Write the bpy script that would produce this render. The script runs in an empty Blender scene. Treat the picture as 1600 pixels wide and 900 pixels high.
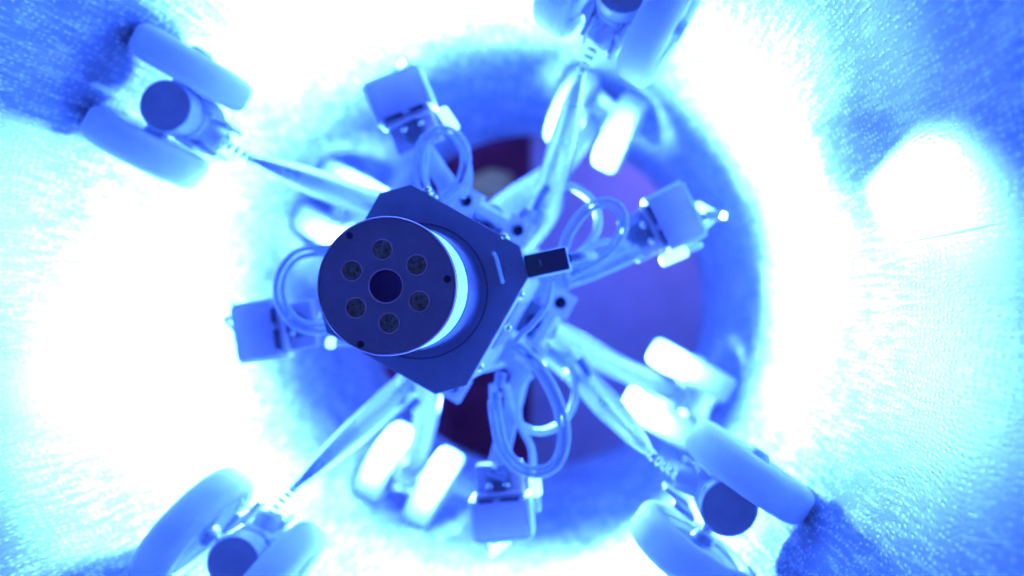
import bpy, bmesh, math, random
from mathutils import Vector, Matrix, noise
random.seed(4)
scn = bpy.context.scene
S = 0.3                       # pipe radius in metres; all lengths below are in pipe radii
PI = math.pi
# ------------------------------------------------------------------ camera
FPX = 1100.0                  # focal length for a picture 1600 wide
VPX, VPY = 936.0, 478.0       # where the pipe axis direction meets the picture
cam_d = bpy.data.cameras.new('camera'); cam = bpy.data.objects.new('camera', cam_d)
scn.collection.objects.link(cam); scn.camera = cam
cam.location = (0, 0, 0); cam.rotation_euler = (math.radians(90), 0, 0)
cam_d.sensor_width = 36; cam_d.lens = FPX/1600*36
cam_d.shift_x = -(VPX-800)/1600; cam_d.shift_y = (VPY-450)/1600
cam_d.clip_start = 0.01; cam_d.clip_end = 60
cam_d.dof.use_dof = True; cam_d.dof.focus_distance = 1.30*S
cam_d.dof.aperture_fstop = (cam_d.lens/1000)/(0.030*S)
# ------------------------------------------------------------------ light and exposure
UV = (0.058, 0.170, 1.0)
w = bpy.data.worlds.new('World'); scn.world = w; w.use_nodes = True
w.node_tree.nodes['Background'].inputs[0].default_value = (0.13, 0.20, 0.9, 1)
w.node_tree.nodes['Background'].inputs[1].default_value = 0.75
scn.view_settings.view_transform = 'Standard'; scn.view_settings.look = 'None'
scn.view_settings.exposure = 0.0; scn.view_settings.gamma = 1
scn.cycles.max_bounces = 10; scn.cycles.diffuse_bounces = 5; scn.cycles.glossy_bounces = 5

AX, AZ = -0.385, 0.030        # pipe axis seen from the camera
def at(px, py, y):            # a point y pipe radii in front of the camera
    return Vector(((px-VPX)/FPX*y, y, -(py-VPY)/FPX*y))
def pol(th, r, tan, y):       # polar position round the pipe axis
    c, s = math.cos(th), math.sin(th)
    return Vector((AX + c*r - s*tan, y, AZ + s*r + c*tan))
def yof(scale): return FPX/scale

def area_light(name, p, d, sx, sy, power, spread=170, color=UV):
    l = bpy.data.lights.new(name, 'AREA'); l.shape = 'RECTANGLE'; l.size = sx*S; l.size_y = sy*S
    l.energy = power; l.color = color; l.spread = math.radians(spread)
    o = bpy.data.objects.new(name, l); scn.collection.objects.link(o)
    o.location = p*S; o.rotation_euler = (-d).to_track_quat('Z', 'Y').to_euler()
    return o
LAMP_TH = [math.radians(a) for a in (107.5, 18.5, -78.5, -169.5)]
# four lamp heads: each shines outward and down the pipe from the back of its box
for th in LAMP_TH:
    u = Vector((math.cos(th), 0, math.sin(th)))
    area_light('lamp_light', pol(th, 0.60, 0, 2.075), (u + Vector((0, 0.02-0.20*math.cos(th), 0))).normalized(), 0.10, 0.13, 6.5 if abs(math.cos(th)) > 0.9 else 10.0, 116)
    area_light('lamp_light', pol(th, 0.66, 0, 1.99), (u*1.0 + Vector((0, -0.05, 0))).normalized(), 0.10, 0.08, 1.5 if math.cos(th) > 0.9 else 3.0 if math.cos(th) < -0.9 else 5.5, 116)
# lamp ring round the middle of the machine: twelve panels
RING = [math.radians(60.3+90*k+a) for k in range(4) for a in (-45, -19, 19)]
def ring_dir(th):
    return (Vector((math.cos(th), 0, math.sin(th))) + Vector((0, -0.09-0.15*math.cos(th), 0))).normalized()
for th in RING:
    area_light('ring_light', pol(th, 0.235, 0, 2.25) + ring_dir(th)*0.004, ring_dir(th), 0.10, 0.08, 11.0 if round(math.degrees(th)-15.3) % 90 == 0 else 16.0, 96 if math.cos(th) > 0.3 else 103)
# four narrow fill lights, added to whiten the rear wheels
for px_, py_, sc_ in ((545,330,355), (1061,617,385), (932,188,375), (642,741,375)):
    tgt = at(px_, py_, yof(sc_)); th = math.atan2(tgt.z-AZ, tgt.x-AX); p_ = pol(th, 0.27, 0, 2.36)
    area_light('wheel_fill', p_, (tgt-p_).normalized(), 0.08, 0.05, 4.5, 40)
# spotlight added to make the bright reflection patch on the near wall
sl = bpy.data.lights.new('glare_spot', 'SPOT'); sl.energy = 40; sl.color = UV; sl.spot_size = math.radians(60); sl.spot_blend = 0.2; sl.shadow_soft_size = 0.0011
so = bpy.data.objects.new('glare_spot', sl); scn.collection.objects.link(so)
sp = at(1110, 337, 1.87); so.location = sp*S
so.rotation_euler = (sp - at(1462, 325, 1.33)).to_track_quat('Z', 'Y').to_euler()
# violet fill light, added to brighten the wall beyond the pipe end
area_light('shaft_fill', Vector((1.2, 6.2, 2.2)), Vector((-0.3, 1.0, -0.9)).normalized(), 1.0, 1.0, 2.3, 170, (0.42, 0.30, 1.0))

# ------------------------------------------------------------------ materials
def mat(name, col, rough=0.5, metal=0.0, spec=0.5, coat=0.0, nscale=40, nvar=0.12, bump=0.0, bscale=200, rvar=0.1, emit=None):
    m = bpy.data.materials.new(name); m.use_nodes = True
    nt = m.node_tree; b = nt.nodes['Principled BSDF']
    b.inputs['Roughness'].default_value = rough; b.inputs['Metallic'].default_value = metal
    b.inputs['Specular IOR Level'].default_value = spec; b.inputs['Coat Weight'].default_value = coat
    tc = nt.nodes.new('ShaderNodeTexCoord')
    n = nt.nodes.new('ShaderNodeTexNoise'); n.inputs['Scale'].default_value = nscale; n.inputs['Detail'].default_value = 6
    nt.links.new(tc.outputs['Object'], n.inputs['Vector'])
    r = nt.nodes.new('ShaderNodeMapRange'); r.inputs['From Min'].default_value = 0.3; r.inputs['From Max'].default_value = 0.7
    r.inputs['To Min'].default_value = 1-nvar; r.inputs['To Max'].default_value = 1+nvar
    nt.links.new(n.outputs['Fac'], r.inputs['Value'])
    mx = nt.nodes.new('ShaderNodeVectorMath'); mx.operation = 'SCALE'; mx.inputs[0].default_value = col[:3]
    nt.links.new(r.outputs[0], mx.inputs['Scale']); nt.links.new(mx.outputs[0], b.inputs['Base Color'])
    r2 = nt.nodes.new('ShaderNodeMapRange'); r2.inputs['From Min'].default_value = 0.3; r2.inputs['From Max'].default_value = 0.7
    r2.inputs['To Min'].default_value = max(0.02, rough*(1-rvar)); r2.inputs['To Max'].default_value = min(1, rough*(1+rvar))
    nt.links.new(n.outputs['Fac'], r2.inputs['Value']); nt.links.new(r2.outputs[0], b.inputs['Roughness'])
    if bump:
        n2 = nt.nodes.new('ShaderNodeTexNoise'); n2.inputs['Scale'].default_value = bscale; n2.inputs['Detail'].default_value = 4
        nt.links.new(tc.outputs['Object'], n2.inputs['Vector'])
        bp = nt.nodes.new('ShaderNodeBump'); bp.inputs['Strength'].default_value = bump; bp.inputs['Distance'].default_value = 0.002
        nt.links.new(n2.outputs['Fac'], bp.inputs['Height']); nt.links.new(bp.outputs[0], b.inputs['Normal'])
    if emit:
        b.inputs['Emission Color'].default_value = (*emit[0], 1); b.inputs['Emission Strength'].default_value = emit[1]
    return m
M = dict(
    anod=mat('dark_anodised', (0.17, 0.145, 0.21), 0.42, 0.0, 0.5, nscale=60, nvar=0.08, bump=0.15, bscale=900, rvar=0.25),
    face=mat('face_black', (0.20, 0.16, 0.19), 0.5, 0.0, 0.4, nscale=80, nvar=0.07, bump=0.12, bscale=1200, rvar=0.2),
    rim=mat('rim_metal', (0.60, 0.34, 0.44), 0.4, 0.1, nscale=80),
    black=mat('matt_black', (0.012, 0.003, 0.02), 0.6, nscale=50, nvar=0.3),
    glassd=mat('lens_glass', (0.03, 0.006, 0.05), 0.35, 0.0, 0.2, coat=0.0, nscale=50),
    ledlens=mat('led_lens', (0.10, 0.075, 0.055), 0.2, 0.0, 0.5, nscale=400, nvar=0.6),
    band=mat('glowing_band', (0.7, 0.9, 0.9), 0.45, emit=((0.20, 0.85, 1.0), 1.15)),
    white=mat('frosted_white', (0.85, 0.95, 0.95), 0.45, nscale=60, nvar=0.05),
    steel=mat('polished_steel', (0.80, 0.82, 0.84), 0.17, 1.0, nscale=60, nvar=0.05, rvar=0.4),
    rod=mat('satin_rod', (0.84, 0.86, 0.88), 0.30, 0.95, nscale=60, nvar=0.04, rvar=0.2),
    brushed=mat('brushed_aluminium', (0.78, 0.80, 0.82), 0.36, 0.4, nscale=90, nvar=0.1, rvar=0.3),
    alu=mat('grey_aluminium', (0.48, 0.5, 0.52), 0.38, 0.3, nscale=60, nvar=0.12, bump=0.1),
    boxm=mat('lamp_box_grey', (0.46, 0.40, 0.48), 0.5, 0.2, nscale=70, nvar=0.08),
    rubber=mat('pale_rubber', (0.86, 0.88, 0.88), 0.6, 0.0, 0.35, nscale=50, nvar=0.06, bump=0.08, bscale=500),
    hub=mat('wheel_hub', (0.50, 0.52, 0.55), 0.35, 0.5, nscale=60),
    cap=mat('motor_cap', (0.34, 0.3, 0.34), 0.5, 0.0, 0.3, nscale=60, nvar=0.1),
    cable=mat('cable_sheath', (0.50, 0.55, 0.58), 0.4, nscale=200, nvar=0.12, bump=0.4, bscale=1500),
    tube=mat('bright_tube', (0.9, 0.9, 0.9), 0.4, emit=((0.28, 0.6, 1.0), 2.2)),  # white capsules and tubes; lamp light on them put in as emission
    groove=mat('groove', (0.015, 0.015, 0.02), 0.6),
    plastic=mat('grey_plastic', (0.12, 0.12, 0.15), 0.5, nscale=60, nvar=0.2),
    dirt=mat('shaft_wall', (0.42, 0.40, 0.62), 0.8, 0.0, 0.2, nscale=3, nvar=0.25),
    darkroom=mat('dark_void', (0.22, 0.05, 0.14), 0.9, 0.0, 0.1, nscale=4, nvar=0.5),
    stone=mat('grey_stone', (0.95, 0.85, 0.40), 0.85, 0.0, 0.2, nscale=5, nvar=0.3),
)
_b = M['rubber'].node_tree.nodes['Principled BSDF']     # milky silicone tyres let light through
_b.inputs['Subsurface Weight'].default_value = 0.6; _b.inputs['Subsurface Radius'].default_value = (1, 1, 1); _b.inputs['Subsurface Scale'].default_value = 0.02
# ------------------------------------------------------------------ mesh helpers
class MB:
    def __init__(s): s.bm = bmesh.new()
    def _mark(s): s.v0 = len(s.bm.verts)
    def box(s, c, ax, h, bev=0.0, seg=2):
        """c centre, ax three unit vectors, h half sizes"""
        b2 = bmesh.new()
        vs = []
        for i in (-1, 1):
            for j in (-1, 1):
                for k in (-1, 1):
                    vs.append(b2.verts.new(c + ax[0]*i*h[0] + ax[1]*j*h[1] + ax[2]*k*h[2]))
        for f in ((0,1,3,2),(4,6,7,5),(0,4,5,1),(2,3,7,6),(0,2,6,4),(1,5,7,3)):
            b2.faces.new([vs[i] for i in f])
        if bev: bmesh.ops.bevel(b2, geom=b2.edges[:], offset=bev, segments=seg, affect='EDGES', profile=0.5)
        bmesh.ops.recalc_face_normals(b2, faces=b2.faces[:])
        s.merge(b2); return s
    def merge(s, b2):
        me = bpy.data.meshes.new('t'); b2.to_mesh(me); b2.free(); s.bm.from_mesh(me); bpy.data.meshes.remove(me)
    def lathe(s, o, a, prof, seg=48, ref=None, close=False):
        """prof: list of (radius, distance along a); a unit vector"""
        a = a.normalized()
        e = (ref or (Vector((0,0,1)) if abs(a.z) < 0.9 else Vector((1,0,0))))
        e1 = (e - a*e.dot(a)).normalized(); e2 = a.cross(e1)
        b2 = bmesh.new(); rings = []
        for r, d in prof:
            if r < 1e-6: rings.append([b2.verts.new(o + a*d)])
            else: rings.append([b2.verts.new(o + a*d + (e1*math.cos(2*PI*i/seg)+e2*math.sin(2*PI*i/seg))*r) for i in range(seg)])
        pairs = list(zip(rings, rings[1:]))
        if close: pairs.append((rings[-1], rings[0]))
        for A, B in pairs:
            for i in range(seg):
                j = (i+1) % seg
                if len(A) == 1 and len(B) == 1: continue
                if len(A) == 1: b2.faces.new((A[0], B[j], B[i]))
                elif len(B) == 1: b2.faces.new((A[i], A[j], B[0]))
                else: b2.faces.new((A[i], A[j], B[j], B[i]))
        bmesh.ops.recalc_face_normals(b2, faces=b2.faces[:])
        s.merge(b2); return s
    def cyl(s, p0, p1, r0, r1=None, seg=32, bev=0.0):
        r1 = r0 if r1 is None else r1
        a = p1-p0; L = a.length
        if bev: prof = [(0,0),(r0-bev,0),(r0-bev*.3,bev*.3),(r0,bev),(r1,L-bev),(r1-bev*.3,L-bev*.3),(r1-bev,L),(0,L)]
        else: prof = [(0,0),(r0,0),(r1,L),(0,L)]
        return s.lathe(p0, a, prof, seg)
    def tube(s, pts, rad, seg=12, sub=6, off=None):
        """smooth tube through pts (Catmull-Rom); rad number or list"""
        n = len(pts); R = rad if isinstance(rad, (list, tuple)) else [rad]*n
        P, Q = [], []
        for i in range(n-1):
            p0 = pts[max(i-1,0)]; p1 = pts[i]; p2 = pts[i+1]; p3 = pts[min(i+2,n-1)]
            for k in range(sub):
                t = k/sub
                P.append(0.5*((2*p1)+(p2-p0)*t+(2*p0-5*p1+4*p2-p3)*t*t+(3*p1-p0-3*p2+p3)*t**3)); Q.append(R[i]+(R[i+1]-R[i])*t)
        P.append(pts[-1].copy()); Q.append(R[-1])
        b2 = bmesh.new(); rings = []; e1 = None
        for i, p in enumerate(P):
            t = (P[min(i+1,len(P)-1)]-P[max(i-1,0)]).normalized()
            if e1 is None: e1 = t.orthogonal().normalized()
            e1 = (e1 - t*e1.dot(t)).normalized(); e2 = t.cross(e1)
            rings.append([b2.verts.new(p+(e1*math.cos(2*PI*k/seg)+e2*math.sin(2*PI*k/seg))*Q[i]) for k in range(seg)])
        for A, B in zip(rings, rings[1:]):
            for i in range(seg): b2.faces.new((A[i],A[(i+1)%seg],B[(i+1)%seg],B[i]))
        b2.faces.new(rings[0][::-1]); b2.faces.new(rings[-1])
        bmesh.ops.recalc_face_normals(b2, faces=b2.faces[:])
        s.merge(b2); return s
    def prism(s, poly, y0, y1, bev=0.0):
        """poly: list of (x,z); extruded from y0 to y1"""
        b2 = bmesh.new()
        A = [b2.verts.new((x, y0, z)) for x, z in poly]; B = [b2.verts.new((x, y1, z)) for x, z in poly]
        b2.faces.new(A); b2.faces.new(B[::-1])
        for i in range(len(A)):
            j = (i+1) % len(A); b2.faces.new((A[i],A[j],B[j],B[i]))
        bmesh.ops.recalc_face_normals(b2, faces=b2.faces[:])
        if bev: bmesh.ops.bevel(b2, geom=b2.edges[:], offset=bev, segments=2, affect='EDGES', profile=0.5)
        s.merge(b2); return s
    def build(s, name, m, parent=None, sharp=38, smooth=True):
        bm = s.bm
        org = parent_origin(parent)
        bmesh.ops.transform(bm, matrix=Matrix.Scale(S, 4), verts=bm.verts[:])
        bmesh.ops.translate(bm, vec=-org, verts=bm.verts[:])
        bm.normal_update()
        for f in bm.faces: f.smooth = smooth
        for e in bm.edges:
            if len(e.link_faces) == 2 and e.calc_face_angle(0) > math.radians(sharp): e.smooth = False
        me = bpy.data.meshes.new(name); bm.to_mesh(me); bm.free()
        me.materials.append(M[m] if isinstance(m, str) else m)
        o = bpy.data.objects.new(name, me); scn.collection.objects.link(o); o.parent = parent
        return o
def parent_origin(p):
    v = Vector((0,0,0))
    while p: v = v + p.location; p = p.parent
    return v
X, Y, Z = Vector((1,0,0)), Vector((0,1,0)), Vector((0,0,1))

# ------------------------------------------------------------------ the pipe
def pipe_material():
    m = bpy.data.materials.new('resin_liner'); m.use_nodes = True; nt = m.node_tree; N = nt.nodes; L = nt.links
    b = N['Principled BSDF']
    uv = N.new('ShaderNodeUVMap'); uv.uv_map = 'UVMap'
    def mapn(sx, sy):
        mp = N.new('ShaderNodeMapping'); mp.inputs['Scale'].default_value = (sx, sy, 1); L.new(uv.outputs[0], mp.inputs[0]); return mp
    def math_(op, a, bb=None, clamp=False):
        n = N.new('ShaderNodeMath'); n.operation = op; n.use_clamp = clamp
        for i, v in enumerate((a, bb)):
            if v is None: continue
            if isinstance(v, (int, float)): n.inputs[i].default_value = v
            else: L.new(v, n.inputs[i])
        return n.outputs[0]
    # weave: rows of resin beads along the pipe, their glints painted pale (u round the pipe, v along it, in radii)
    wob = N.new('ShaderNodeTexNoise'); wob.inputs['Scale'].default_value = 3; L.new(uv.outputs[0], wob.inputs['Vector'])
    add = N.new('ShaderNodeVectorMath'); add.operation = 'MULTIPLY_ADD'; add.inputs[1].default_value = (0.10, 0.10, 0)
    L.new(wob.outputs['Color'], add.inputs[0]); L.new(uv.outputs[0], add.inputs[2])
    mp = N.new('ShaderNodeMapping'); mp.inputs['Scale'].default_value = (100, 50, 1); L.new(add.outputs[0], mp.inputs[0])
    vo = N.new('ShaderNodeTexVoronoi'); vo.voronoi_dimensions = '2D'; vo.inputs['Randomness'].default_value = 0.5; vo.inputs['Scale'].default_value = 1
    L.new(mp.outputs[0], vo.inputs['Vector'])
    bead = N.new('ShaderNodeMapRange'); bead.inputs['From Min'].default_value = 0.40; bead.inputs['From Max'].default_value = 0.05
    L.new(vo.outputs['Distance'], bead.inputs['Value'])
    sep = N.new('ShaderNodeSeparateColor'); L.new(vo.outputs['Color'], sep.inputs[0])
    big = N.new('ShaderNodeTexNoise'); big.inputs['Scale'].default_value = 5; big.inputs['Detail'].default_value = 5; L.new(mapn(1, 0.6).outputs[0], big.inputs['Vector'])
    thr = math_('SUBTRACT', 1.1, math_('MULTIPLY', big.outputs['Fac'], 1.25))
    pick = math_('MULTIPLY', math_('GREATER_THAN', sep.outputs[0], thr), bead.outputs[0])
    fine = N.new('ShaderNodeTexNoise'); fine.inputs['Scale'].default_value = 1; fine.inputs['Detail'].default_value = 5; L.new(mapn(170, 80).outputs[0], fine.inputs['Vector'])
    streak = N.new('ShaderNodeTexNoise'); streak.inputs['Scale'].default_value = 1; streak.inputs['Detail'].default_value = 4; L.new(mapn(90, 9).outputs[0], streak.inputs['Vector'])
    h = math_('ADD', math_('MULTIPLY', pick, 0.9), math_('MULTIPLY', fine.outputs['Fac'], 0.55))
    h = math_('ADD', h, math_('MULTIPLY', streak.outputs['Fac'], 0.4))
    h = math_('ADD', h, math_('MULTIPLY', bead.outputs[0], 0.25))
    bp = N.new('ShaderNodeBump'); bp.inputs['Strength'].default_value = 0.13; bp.inputs['Distance'].default_value = 0.0010
    L.new(h, bp.inputs['Height']); L.new(bp.outputs[0], b.inputs['Normal'])
    cr = N.new('ShaderNodeMix'); cr.data_type = 'RGBA'
    cr.inputs['A'].default_value = (0.15, 0.18, 0.24, 1); cr.inputs['B'].default_value = (0.92, 0.95, 0.95, 1)
    fac = math_('ADD', math_('MULTIPLY', pick, 0.75), math_('MULTIPLY', math_('SUBTRACT', big.outputs['Fac'], 0.42), 0.7))  # picked beads paler: glints put into the base colour
    fac = math_('ADD', fac, math_('MULTIPLY', math_('SUBTRACT', streak.outputs['Fac'], 0.5), 2.1))
    fac = math_('ADD', fac, math_('MULTIPLY', math_('SUBTRACT', fine.outputs['Fac'], 0.5), 1.3), True)
    L.new(fac, cr.inputs['Factor']); L.new(cr.outputs['Result'], b.inputs['Base Color'])
    rr = N.new('ShaderNodeMapRange'); rr.inputs['To Min'].default_value = 0.24; rr.inputs['To Max'].default_value = 0.5
    L.new(streak.outputs['Fac'], rr.inputs['Value']); L.new(rr.outputs[0], b.inputs['Roughness'])
    b.inputs['Specular IOR Level'].default_value = 0.5
    return m
Y0, Y1 = -0.8, 4.25
def build_pipe():
    bm = bmesh.new(); uvl = bm.loops.layers.uv.new('UVMap')
    NS, NY = 192, 60
    def ring(y, r): return [bm.verts.new((AX+r*math.cos(2*PI*i/NS), y, AZ+r*math.sin(2*PI*i/NS))) for i in range(NS)]
    ys = [Y0+(Y1-Y0)*k/NY for k in range(NY+1)]
    rs = [ring(y, 1.0) for y in ys]
    for k in range(NY):
        for i in range(NS):
            j = (i+1) % NS
            f = bm.faces.new((rs[k][i], rs[k+1][i], rs[k+1][j], rs[k][j]))
            for lp, (ii, yy) in zip(f.loops, ((i, ys[k]), (i, ys[k+1]), (i+1, ys[k+1]), (i+1, ys[k]))):
                lp[uvl].uv = (2*PI*ii/NS, yy)
    o1, o0 = ring(Y1, 1.06), ring(Y0, 1.06)
    for A, B in ((rs[-1], o1), (o1, o0), (o0, rs[0])):
        for i in range(NS):
            j = (i+1) % NS; bm.faces.new((A[i], B[i], B[j], A[j]))
    mb = MB(); mb.bm.free(); mb.bm = bm
    o = mb.build('pipe_wall', pipe_material()); o['kind'] = 'structure'
    return o
pipe = build_pipe()
def wall_pt(px, py):          # where the view ray through a picture point meets the pipe
    dx, dz = (px-VPX)/FPX, -(py-VPY)/FPX
    a, b, c = dx*dx+dz*dz, -2*(dx*AX+dz*AZ), AX*AX+AZ*AZ-0.9985**2
    t = (-b+math.sqrt(b*b-4*a*c))/(2*a); return Vector((dx*t, t, dz*t))
for pts, rad in (([(75,796),(110,785),(150,768),(195,752),(235,738)], 0.0028),
                 ([(5,792),(30,786),(60,782)], 0.002), ([(60,880),(120,868),(180,850)], 0.002),
                 ([(1345,388),(1420,376),(1500,362),(1560,350)], 0.002), ([(1490,838),(1540,846),(1590,850)], 0.002)):
    MB().tube([wall_pt(*p) for p in pts], [rad*0.3]+[rad]*(len(pts)-2)+[rad*0.3], 8).build('resin_wrinkle', 'white', pipe)
# beyond the pipe end: shaft wall with a dark gap on its left
def box_obj(name, x0, x1, y0, y1, z0, z1, m, bev=0.01):
    return MB().box(Vector(((x0+x1)/2,(y0+y1)/2,(z0+z1)/2)), (X,Y,Z), ((x1-x0)/2,(y1-y0)/2,(z1-z0)/2), bev).build(name, m)
edge_x = (829-VPX)/FPX*7.0
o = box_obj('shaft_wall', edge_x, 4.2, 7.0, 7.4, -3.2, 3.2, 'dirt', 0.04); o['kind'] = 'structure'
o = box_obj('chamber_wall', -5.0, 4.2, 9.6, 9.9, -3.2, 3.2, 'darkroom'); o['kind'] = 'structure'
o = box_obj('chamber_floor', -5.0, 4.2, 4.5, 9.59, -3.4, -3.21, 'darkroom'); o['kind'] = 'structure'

# ------------------------------------------------------------------ the robot
root = bpy.data.objects.new('pipe_robot', None); scn.collection.objects.link(root)
root.location = Vector((AX, 1.51, AZ-0.2))*S
root['label'] = 'pipe robot with round dark sensor head, braced on pale wheel pairs against the glowing wall'
root['category'] = 'robot'

# --- front plate: a square turned 30 degrees with cut corners
PY = yof(727)
pcx, pcz = at(661, 452, PY).x, at(661, 452, PY).z
def sq(half, cut, rot=math.radians(-29.7), cx=None, cz=None):
    cx = pcx if cx is None else cx; cz = pcz if cz is None else cz
    pts = []
    for a, b in ((half, half-cut), (half-cut, half), (-half+cut, half), (-half, half-cut), (-half, -half+cut), (-half+cut, -half), (half-cut, -half), (half, -half+cut)):
        pts.append((cx + a*math.cos(rot)-b*math.sin(rot), cz + a*math.sin(rot)+b*math.cos(rot)))
    return pts
plate = MB().prism(sq(0.184, 0.050), PY, PY+0.012, 0.0018).build('front_plate', 'anod', root)
prad = 108/727
MB().lathe(Vector((at(656,455,PY).x, PY-0.0006, at(656,455,PY).z)), Y, [(0.1435,0),(0.1460,0),(0.1460,0.002),(0.1435,0.002)], 96, close=True).build('seal_ring', 'groove', plate)
def on_plate(px, py, dy=0): return at(px, py, PY+dy)
# slotted handle
hp = [on_plate(771,398,-0.010), on_plate(772,396,-0.012), on_plate(775,399,-0.012), on_plate(781,420,-0.012), on_plate(786,438,-0.012), on_plate(783,440,-0.010)]
MB().tube([on_plate(771,397,-0.002), on_plate(772,396,-0.009), on_plate(776,405,-0.010), on_plate(781,424,-0.010), on_plate(785,439,-0.009), on_plate(785,440,-0.002)], 0.0042, 12).build('wire_loop', 'white', plate)
MB().cyl(on_plate(783,421,-0.003), on_plate(783,421,0.001), 0.016, seg=36, bev=0.001).build('screw_cap', 'anod', plate)
for px, py in ((668,297),(788,370),(794,512)):
    p = on_plate(px, py, -0.0)
    MB().lathe(on_plate(px, py, 0.004), -Y, [(0.0085,0),(0.0085,0.003),(0.006,0.008),(0.0,0.0095)], 20).build('screw', 'steel', plate)
# --- housing box behind the plate
HY0, HY1 = PY+0.0125, PY+0.36
housing = MB().prism(sq(0.180, 0.050), HY0, HY1, 0.004).build('housing', 'brushed', root)
rot = math.radians(-29.7)
n_br = Vector((math.cos(rot), 0, math.sin(rot)))     # normal of the lower right side
t_br = Vector((-math.sin(rot), 0, math.cos(rot)))
hc = Vector((pcx, (HY0+HY1)/2, pcz))
n_tr = t_br
for k, (n, t) in enumerate(((n_br, t_br), (n_tr, n_br), (-n_br, t_br), (-n_tr, n_br))):
    MB().box(hc + n*0.1800 + Y*0.02 + t*0.01, (n, t, Y), (0.003, 0.062, 0.105), 0.0015).build('side_window', 'anod', housing)
    for s in (-1, 1):
        MB().lathe(hc + n*0.180 + t*s*0.092 + Y*(-0.14), n, [(0.011,0),(0.011,0.006),(0.007,0.011),(0,0.012)], 20).build('screw', 'steel', housing)
# --- round sensor head
FY = yof(865)
fc = at(604, 447, FY)
R0 = 109.5/865
head = MB().lathe(fc, Y, [(R0-0.0035, 0.0),(R0-0.001, 0.0008),(R0, 0.003),(R0, 0.012),(R0-0.002,0.014),(R0-0.006,0.014),(R0-0.006,0.016)], 128)
head = head.build('sensor_head', 'rim', root)
MB().lathe(fc, Y, [(0,0.0004),(0.030,0.0004),(R0-0.0045,0.0004),(R0-0.004,0.0008),(R0-0.004,0.02)], 128).build('face_plate', 'face', head)
cx2 = R0-0.0035
L1 = PY - FY
MB().lathe(fc, Y, [(cx2, 0.0165),(cx2, 0.066),(cx2-0.002,0.0675),(cx2-0.002,0.069),(cx2,0.0705),(cx2,0.123),(cx2-0.002,0.125),(cx2-0.01,0.125)], 128).build('diffuser_band', 'band', head)
MB().lathe(fc, Y, [(cx2-0.004,0.12),(cx2-0.001,0.127),(cx2+0.002,0.13),(cx2+0.004,L1-0.02),(cx2+0.008,L1+0.001)], 128).build('head_base', 'anod', head)
def on_face(px, py, dy=0): return at(px, py, FY) + Y*dy
MB().lathe(on_face(603,447), -Y, [(0.0,-0.0006),(0.0295,-0.0006),(0.0298,0.0012),(0.0318,0.0014),(0.0320,-0.0002)], 64).build('lens_ring', 'rim', head)
MB().lathe(on_face(603,447), -Y, [(0.0,0.0028),(0.015,0.0021),(0.0290,0.0004),(0.0290,-0.0002)], 64).build('camera_lens', 'glassd', head)
for px, py in ((597,390),(651,414),(655,471),(608,505),(556,481),(550,423)):
    c = on_face(px, py)
    MB().lathe(c, -Y, [(0.0175,-0.0002),(0.0178,0.0010),(0.0192,0.0012),(0.0196,-0.0002)], 48).build('led_ring', 'rim', head)
    e = MB().lathe(c, -Y, [(0,0.0013),(0.006,0.0012),(0.0062,0.0007),(0.0120,0.0007),(0.0125,0.0003),(0.0172,0.0003),(0.0172,-0.0002)], 40)
    for a in range(5):
        e.lathe(c + Vector((math.cos(a*1.256)*0.0078, -0.0007, math.sin(a*1.256)*0.0078)), -Y, [(0.0026,0),(0.0022,0.0012),(0,0.0016)], 10)
    e.build('led_lens', 'ledlens', head)
for px, py in ((546,368),(699,436),(563,538)):
    c = on_face(px, py)
    MB().lathe(c, -Y, [(0,0.0008),(0.0035,0.0008),(0.0045,0.0002),(0.0058,0.0010),(0.0066,-0.0002)], 24).build('screw', 'black', head)

# --- black plug at the right corner of the plate
pa = at(856, 411, PY+0.015); d = (at(889,403,PY)-at(824,417,PY)).normalized(); n2 = Y.cross(d).normalized()
plug = MB().box(pa, (d, n2, Y), (0.046, 0.0245, 0.030), 0.004).build('black_plug', 'black', root)
MB().box(pa+Y*0.004, (d, n2, Y), (0.0470, 0.0262, 0.029), 0.003).build('plug_collar', 'alu', plug)
MB().tube([at(843,406,PY-0.0155), at(845,411,PY-0.0165), at(845.5,416,PY-0.0155)], 0.0022, 8, 3).build('plug_latch', 'plastic', plug)
MB().tube([pa + d*0.046, pa+d*0.075+Y*0.02, pa+d*0.10+Y*0.07], 0.012).build('cable_boot', 'plastic', plug)

# --- core column behind the housing
core = MB()
core.prism(sq(0.115, 0.03, cx=AX, cz=AZ), HY1+0.001, 2.30, 0.004)
core = core.build('core_column', 'plastic', root)
MB().lathe(Vector((AX, 2.301, AZ)), Y, [(0,0),(0.15,0),(0.16,0.01),(0.16,0.10),(0.14,0.13),(0.09,0.16),(0.09,0.45),(0.06,0.50),(0,0.50)], 64).build('rear_drum', 'brushed', core)
for th in RING:
    nrm = ring_dir(th); t = Vector((-math.sin(th),0,math.cos(th))); q = nrm.cross(t)
    MB().box(pol(th, 0.235, 0, 2.25) - nrm*0.013, (nrm, t, q), (0.012, 0.058, 0.05), 0.004).build('lamp_panel', 'alu', core)
for k in range(4):
    th = math.radians(60.3+90*k); u = Vector((math.cos(th),0,math.sin(th))); t = Vector((-math.sin(th),0,math.cos(th)))
    MB().box(pol(th, 0.135, 0.0, 1.80), (u, t, Y), (0.02, 0.03, 0.06), 0.004).build('valve_block', 'plastic', core)

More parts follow.
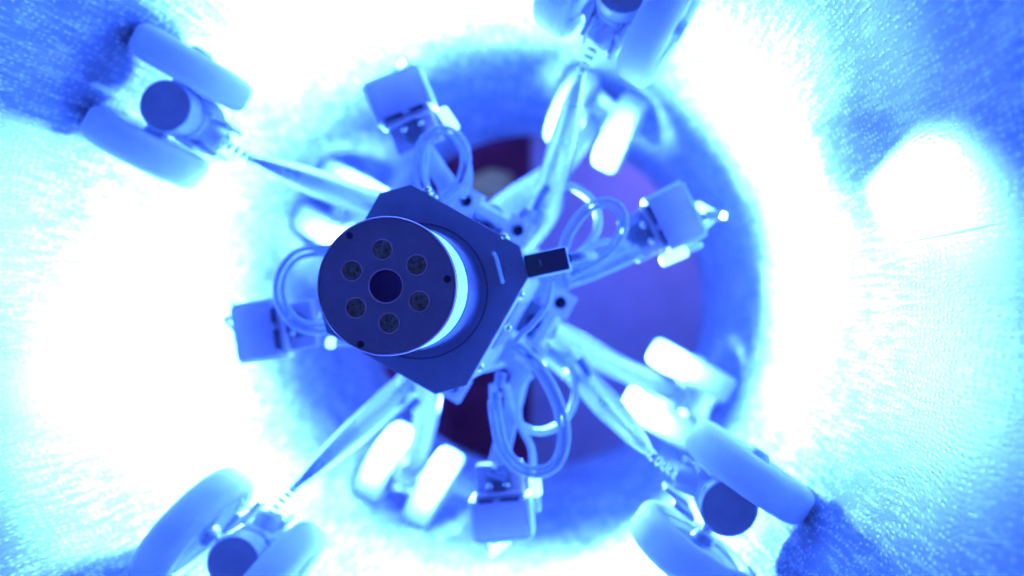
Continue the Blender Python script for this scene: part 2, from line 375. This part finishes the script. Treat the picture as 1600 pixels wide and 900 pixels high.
# --- wheel
def wheel(th, r, tan, y, parent, rw=0.173, hw=0.050, plane=None):
    t = Vector((-math.sin(th if plane is None else plane), 0, math.cos(th if plane is None else plane)))
    c = pol(th, r, 0, y) + t*tan
    e = 0.026
    arc = [(rw-e+e*math.sin(a), hw-e+e*math.cos(a)) for a in [i*PI/2/6 for i in range(7)]]
    prof = [(rw-0.052, hw-0.012), (rw-0.048, hw-0.003), (rw-0.044, hw)] + arc + [(a, -b) for a, b in reversed(arc)] + [(rw-0.044,-hw),(rw-0.048,-hw+0.003),(rw-0.052,-hw+0.012)]
    wo = MB().lathe(c, t, prof, 72).build('wheel', 'rubber', parent)
    return wo, c, t
def add_wheel(*a, **k):
    parent = a[4]
    wo, c, t = wheel(*a, **k)
    wo.name = 'wheel'
    rw = k.get('rw', 0.173); hw = k.get('hw', 0.050)
    h = MB()
    h.lathe(c, t, [(0,hw+0.012),(0.022,hw+0.012),(0.026,hw+0.006),(0.030,hw-0.006),(rw-0.088,hw-0.020),(rw-0.078,hw-0.016),(rw-0.0535,hw-0.014),(rw-0.0525,hw-0.020),
                   (rw-0.0525,-hw+0.020),(rw-0.0535,-hw+0.014),(rw-0.078,-hw+0.016),(rw-0.088,-hw+0.020),(0.030,-hw+0.006),(0.026,-hw-0.006),(0.022,-hw-0.012),(0,-hw-0.012)], 48)
    h.build('wheel_hub', 'hub', parent)

# --- front legs
FYW = yof(625); FRW = 0.142
front = [(0, (258,165), (592,322), (150, 610, (266,170))), (0, (1140,794), (893,572), (-34, 670, (1126,800))), (0, (975,-22), (852,330), (58.5, 655, (972,-8))), (0, (364,880), (640,600), (-126.5, 625, (366,866)))]
for _, rr, (bx, by), (wdeg, wsc, wpx) in front:
    FYW = yof(wsc); wp = at(*wpx, FYW); th = math.atan2(wp.z-AZ, wp.x-AX); FRW = 1.0-math.hypot(wp.z-AZ, wp.x-AX)
    u = Vector((math.cos(th),0,math.sin(th))); t = Vector((-math.sin(th),0,math.cos(th)))
    ra = 1-FRW; mp = at(*rr, FYW-0.085)-Vector((AX, FYW-0.085, AZ)); mr = mp.dot(u); mt = mp.dot(t)
    neck = pol(th, 0.655, 0, FYW+0.06)
    base = at(bx, by, 2.12)
    innr = Vector((AX, 2.22, AZ)) + (base-Vector((AX,2.12,AZ))).normalized()*0.12
    mid = neck.lerp(base, 0.5)
    leg = MB().tube([neck, neck.lerp(mid, 0.15), neck.lerp(mid, 0.45), mid, base.lerp(mid,0.3), base, base.lerp(innr, 0.6), innr],
                    [0.010, 0.014, 0.028, 0.040, 0.044, 0.045, 0.045, 0.045], 24, 8).build('front_leg', 'rod', root)
    # ball joint with small springs
    j = MB()
    for k in range(5):
        q = neck.lerp(pol(th, 0.72, 0, FYW+0.03), -0.10+0.26*k)
        j.lathe(q, (pol(th,0.72,0,FYW+0.03)-neck).normalized(), [(0,-0.006),(0.011,-0.005),(0.0135,0),(0.011,0.005),(0,0.006)], 16)
    j.build('ball_joint', 'steel', leg)
    m_ = MB()
    m_.lathe(pol(th, mr, mt, FYW-0.085), Y, [(0,0.0004),(0.060,0.0004),(0.060,0.004)], 56)
    m_.build('motor_cap', 'cap', leg)
    mo = MB()
    mo.lathe(pol(th, mr, mt, FYW-0.085), Y, [(0.0605,0.001),(0.0635,0.001),(0.065,0.004),(0.065,0.045),(0.058,0.050),(0.058,0.060),(0.065,0.065),(0.065,0.16),(0.05,0.18),(0,0.18)], 56)
    mo.cyl(pol(th, mr-0.02, mt, FYW+0.02), pol(th, 0.715, 0, FYW+0.035), 0.036, 0.031, 32, 0.005)
    for s in (-1, 1):   # finned cheeks
        mo.box(pol(th, 0.765, s*0.047, FYW+0.01), (u, t, Y), (0.030, 0.006, 0.045), 0.003)
        mo.box(pol(th, 0.748, s*0.040, FYW+0.06), (u, t, Y), (0.036, 0.006, 0.03), 0.003)
    mo.build('motor', 'brushed', leg)
    MB().cyl(pol(th, ra, -0.16, FYW), pol(th, ra, 0.16, FYW), 0.014, seg=20).build('axle', 'steel', leg)
    for s in (-1, 1): add_wheel(th, ra, s*0.117, FYW, leg, rw=FRW, hw=0.044, plane=math.radians(wdeg))

# --- rear legs with the hinge brackets
RYW = yof(385)
BY = yof(560)
rear = [(355, (545,330)), (385, (1061,617)), (375, (932,188)), (375, (642,741))]
for i, (wsc, wpx) in enumerate(rear):
    RYW = yof(wsc); wp = at(*wpx, RYW); th = math.atan2(wp.z-AZ, wp.x-AX); rrw = 1.0-math.hypot(wp.z-AZ, wp.x-AX); thb = math.radians([150.3, -29.7, 60.3, -119.7][i])
    ra = 1-rrw
    u = Vector((math.cos(thb),0,math.sin(thb))); t = Vector((-math.sin(thb),0,math.cos(thb)))
    bc = at(*((588,398),(853,513),(770,338),(670,580))[i], BY)
    end = pol(th, ra-0.05, 0, RYW-0.03)
    bend = pol(th, 0.52, 0, BY+(RYW-BY)*0.62)
    leg = MB().tube([bc, bc.lerp(bend, 0.3), bend, bend.lerp(end, 0.55), end], [0.036, 0.044, 0.043, 0.040, 0.036], 24, 8).build('rear_leg', 'brushed', root)
    br = MB()
    br.cyl(bc - t*0.05, bc + t*0.05, 0.024, seg=24)
    br.build('hinge_bar', 'brushed', leg)
    for s in (-1, 1):
        c = bc + t*s*0.082
        k = MB()     # square eye with a through hole
        hr, hs = 0.018, 0.035
        b2 = bmesh.new(); NS = 32
        def sqp(a):
            x, z = math.cos(a), math.sin(a); m = max(abs(x), abs(z)); return x/m*hs, z/m*hs
        ring = []
        for yy in (-0.022, 0.022):
            ri = [b2.verts.new(c + u*math.cos(2*PI*q/NS+PI/4)*hr + t*math.sin(2*PI*q/NS+PI/4)*hr + Y*yy) for q in range(NS)]
            ro = [b2.verts.new(c + u*sqp(2*PI*q/NS+PI/4)[0] + t*sqp(2*PI*q/NS+PI/4)[1] + Y*yy) for q in range(NS)]
            ring.append((ri, ro))
        for q in range(NS):
            w_ = (q+1) % NS
            (a, b), (c2, d2) = ring
            b2.faces.new((a[q], a[w_], b[w_], b[q])); b2.faces.new((c2[q], d2[q], d2[w_], c2[w_]))
            b2.faces.new((a[q], c2[q], c2[w_], a[w_])); b2.faces.new((b[q], b[w_], d2[w_], d2[q]))
        bmesh.ops.recalc_face_normals(b2, faces=b2.faces[:])
        k.merge(b2); k.build('hinge_eye', 'brushed', leg, sharp=30)
        MB().lathe(c + Y*0.017, Y, [(0,0),(0.0176,0),(0.0176,0.004),(0,0.004)], 20).build('bolt', 'black', leg)
    ma = MB().box(bc - u*0.055 + Y*0.045, (u, t, Y), (0.035, 0.050, 0.02), 0.004)
    ma.cyl(bc - u*0.040 - Y*0.012, bc - u*0.040 + Y*0.03, 0.021, seg=24)
    ma.build('mount_block', 'plastic', leg)
    MB().cyl(bc - u*0.040 - Y*0.020, bc - u*0.040 - Y*0.0125, 0.020, seg=24).build('knob', 'black', leg)
    # damper beside the leg
    dm = MB(); pd = bc + u*0.03 + t*0.02 + Y*0.05
    dm.tube([pol(thb, 0.20, -0.06, BY+0.10), pol(th, 0.36, -0.045, BY+0.30), pol(th, 0.44, -0.02, BY+0.42)], [0.012,0.016,0.010], 16)
    for q in range(4):
        dm.lathe(pol(thb, 0.26+0.03*q, -0.055, BY+0.17+0.05*q), (u+Y).normalized(), [(0,-0.006),(0.021,-0.006),(0.023,0),(0.021,0.006),(0,0.006)], 20)
    dm.build('damper', 'alu', leg)
    # fork clip round the axle
    uu = Vector((math.cos(th),0,math.sin(th))); tt = Vector((-math.sin(th),0,math.cos(th)))
    cc = pol(th, ra-0.02, 0, RYW-0.05); pts = []
    for q in range(11):
        a = -PI*0.62 + q*PI*1.24/10
        pts.append(cc + uu*math.cos(a)*0.050 + tt*math.sin(a)*0.050)
    MB().tube(pts, 0.018, 16, 3).build('fork', 'rubber', leg)
    MB().cyl(pol(th, ra, -0.16, RYW), pol(th, ra, 0.16, RYW), 0.016, seg=20).build('axle', 'steel', leg)
    for s in (-1, 1): add_wheel(th, ra, s*0.112, RYW, leg, hw=0.054, rw=rrw)

# --- four lamp heads on arms
LY = yof(571)
boxes = [((626,154), 112, (700,290)), ((1053,341), 27, (880,440)), ((785,806), -85, (815,580)), ((410,517), -171, (560,520))]
tubes = [((689,170),(712,204)), ((1032,409),(1074,391)), ((835,745),(838,775)), ((510,535),(524,536))]
for i, ((bx, by), deg, (ex, ey)) in enumerate(boxes):
    c = at(bx, by, LY); th = math.radians(deg)
    u = Vector((math.cos(th),0,math.sin(th))); t = Vector((-math.sin(th),0,math.cos(th)))
    inner = at(ex, ey, 2.06)
    a0 = c - u*0.16 + Y*0.06
    d = (inner-a0); L_ = d.length; d.normalize(); n = d.cross(Y).normalized(); q = d.cross(n)
    arm = MB().box((a0+inner)/2, (d, n, q), (L_/2+0.03, 0.026, 0.012), 0.004)
    arm.box((a0+inner)/2 + n*0.020 - q*0.012, (d, n, q), (L_/2, 0.006, 0.012), 0.002)
    core_pt = Vector((AX, 2.12, AZ)); d2 = core_pt-inner; l2 = d2.length; d2.normalize(); m2 = d2.cross(Y).normalized()
    arm.box((inner+core_pt)/2, (d2, m2, d2.cross(m2)), (l2/2, 0.03, 0.014), 0.004)
    arm = arm.build('lamp_arm', 'alu', root)
    b = MB().box(c, (u, t, Y), (0.051, 0.072, 0.036), 0.002).build('lamp_box', 'boxm', arm)
    fr = MB()   # rim frame standing a little outside the box, open to the front
    for s in (-1, 1): fr.box(c + t*s*0.0775 + Y*0.004, (u, t, Y), (0.056, 0.0045, 0.038), 0.0015)
    fr.box(c + u*0.0572 + Y*0.004, (u, t, Y), (0.005, 0.0725, 0.038), 0.0015)
    fr.build('lamp_frame', 'white', arm)
    # back bracket: plates, a disc with a slot
    bk = MB()
    bk.box(c - u*0.100 + Y*0.020, (u, t, Y), (0.042, 0.064, 0.020), 0.004)
    bk.box(c - u*0.061 + Y*0.004, (u, t, Y), (0.0085, 0.066, 0.034), 0.002)
    bk.build('lamp_bracket', 'cap', arm)
    sl = MB()
    sl.box(c - u*0.0535 + t*0.030 - Y*0.035, (u, t, Y), (0.0035, 0.026, 0.012), 0.001)
    sl.box(c - u*0.0535 - t*0.035 - Y*0.035, (u, t, Y), (0.0035, 0.020, 0.012), 0.001)
    sl.build('gasket', 'black', arm)
    MB().lathe(c - u*0.10 - Y*0.004, -Y, [(0.034,0),(0.034,0.006),(0.024,0.008),(0.022,0.003),(0,0.003)], 32).build('swivel_disc', 'plastic', arm)
    for s, k in ((0.02, 0.5), (-0.028, 0.7)):
        MB().lathe(c - u*0.085 + t*s - Y*0.004, -Y, [(0.008,0),(0.008,0.010),(0.005,0.013),(0,0.013)], 16).build('screw', 'steel', arm)
    # slanted outer bracket with its bright tube
    w0 = c + u*0.060 - t*0.060 + Y*0.03; w1 = c + u*0.112 - t*0.046 + Y*0.03; w2 = c + u*0.060 + t*0.03 + Y*0.03
    MB().tube([w0, w0.lerp(w1, .5), w1], 0.009, 12, 3).tube([w2, w2.lerp(w1,.5), w1], 0.007, 12, 3).build('outer_bracket', 'brushed', arm)
    if i in (1, 2): MB().tube([w2.lerp(w1,.30)-Y*.008, w2.lerp(w1,.6)-Y*.008, w1-Y*.008], 0.0115, 14, 3).build('bright_tube', 'tube', arm)
    (x0,y0),(x1,y1) = tubes[i]
    p0, p1 = at(x0,y0,LY-0.03), at(x1,y1,LY-0.03)
    MB().cyl(p0, p1, 0.0165, 0.0165, 24, 0.008).build('bright_tube', 'tube', arm)
    e0 = p0 + (p0-p1).normalized()*0.004; 
    MB().tube([p1, p1+(p1-p0).normalized()*0.04+Y*0.02, p1+(p1-p0).normalized()*0.06 + (inner-p1)*0.15+Y*0.03], 0.008, 12).build('tube_lead', 'cable', arm)

# --- square snoot, added only to shape the spotlight patch on the wall
bd = (at(1462, 325, 1.33) - sp).normalized(); b1 = bd.cross(Y).normalized(); b2_ = bd.cross(b1).normalized()
hd = MB()
for s_ in (-1, 1):
    hd.box(sp + bd*0.023 + b1*s_*0.0095, (bd, b1, b2_), (0.031, 0.0015, 0.0125), 0.0005)
    hd.box(sp + bd*0.023 + b2_*s_*0.0110, (bd, b1, b2_), (0.031, 0.0079, 0.0015), 0.0005)
hd.box(sp - bd*0.0065, (bd, b1, b2_), (0.0015, 0.0078, 0.0093))
hd.build('glare_snoot', 'alu', [c for c in root.children if c.name.startswith('lamp_arm')][1])
# --- cables
def cable(pts, y, r=0.0075, name='cable', twin=0.0, y1=None):
    n = len(pts); P = []
    for k, (px, py) in enumerate(pts):
        yy = y if y1 is None else y+(y1-y)*k/(n-1)
        P.append(at(px, py, yy))
    mb = MB()
    if twin:
        A, B = [], []
        for k, p in enumerate(P):
            tg = (P[min(k+1,n-1)]-P[max(k-1,0)]).normalized(); nn = tg.cross(Y).normalized()
            A.append(p+nn*twin); B.append(p-nn*twin)
        mb.tube(A, r, 12).tube(B, r, 12)
    else: mb.tube(P, r, 14)
    return mb.build(name, 'cable', root)
cable([(668,305),(658,285),(654,255),(660,225),(680,206),(703,206),(722,228),(727,255),(718,285),(700,303),(690,312)], 1.78, 0.0052, twin=0.0080)
cable([(680,310),(668,290),(664,262),(668,235),(660,222)], 1.84, 0.007)
cable([(712,210),(724,232),(733,262),(732,290),(722,310)], 1.88, 0.007)
cable([(868,430),(878,398),(890,362),(915,330),(945,316),(968,326),(974,352),(960,382),(935,405),(905,420),(888,432)], 1.74, 0.0052, twin=0.0080)
cable([(872,287),(900,295),(925,315),(935,345),(925,375),(900,400),(880,410)], 2.02, 0.0105)
cable([(888,410),(905,396),(935,380),(955,378),(985,385)], 1.86, 0.008)
cable([(888,440),(930,425),(975,405),(1000,392)], 1.9, 0.009, twin=0.010)
cable([(806,540),(832,562),(858,600),(876,645),(881,690),(868,725),(840,738),(808,728),(786,700),(776,660),(772,625)], 1.76, 0.0068, twin=0.0092)
cable([(790,600),(800,640),(820,668),(850,674),(880,658),(897,628),(897,590),(885,560)], 2.0, 0.0100)
cable([(770,600),(772,640),(778,680),(795,715),(815,740)], 1.9, 0.010)
cable([(830,585),(812,610),(812,660),(830,700),(832,740)], 1.95, 0.009)
cable([(520,392),(490,392),(462,400),(442,425),(436,455),(445,485),(465,506),(490,513),(515,512)], 1.80, 0.0068, twin=0.0095)
cable([(862,440),(853,478),(832,506),(815,522),(805,535)], 1.66, 0.0075)
for (p, q, y) in (((852,296),(836,330),2.0), ((775,612),(775,640),1.88), ((783,582),(780,605),1.86), ((890,425),(905,418),1.80), ((765,735),(790,745),1.9), ((905,560),(925,590),2.0), ((640,640),(655,625),2.05)):
    MB().cyl(at(*p, y), at(*q, y), 0.015, 0.013, 20, 0.003).build('cable_gland', 'plastic', root)

# --- rounded grey-brown mass seen through the gap beyond the pipe end
def boulder():
    bm = bmesh.new(); bmesh.ops.create_icosphere(bm, subdivisions=4, radius=1)
    c = at(772, 300, 8.2)
    for v in bm.verts:
        k = 1+0.18*noise.noise(v.co*1.6)
        v.co = Vector((v.co.x*0.30*k, v.co.y*0.30*k, v.co.z*0.24*k)) + c
    mb = MB(); mb.bm.free(); mb.bm = bm
    return mb
o = boulder().build('rock', 'stone'); o['label'] = 'blurred rounded grey brown lump in the dark gap beyond the pipe end'; o['category'] = 'rock'
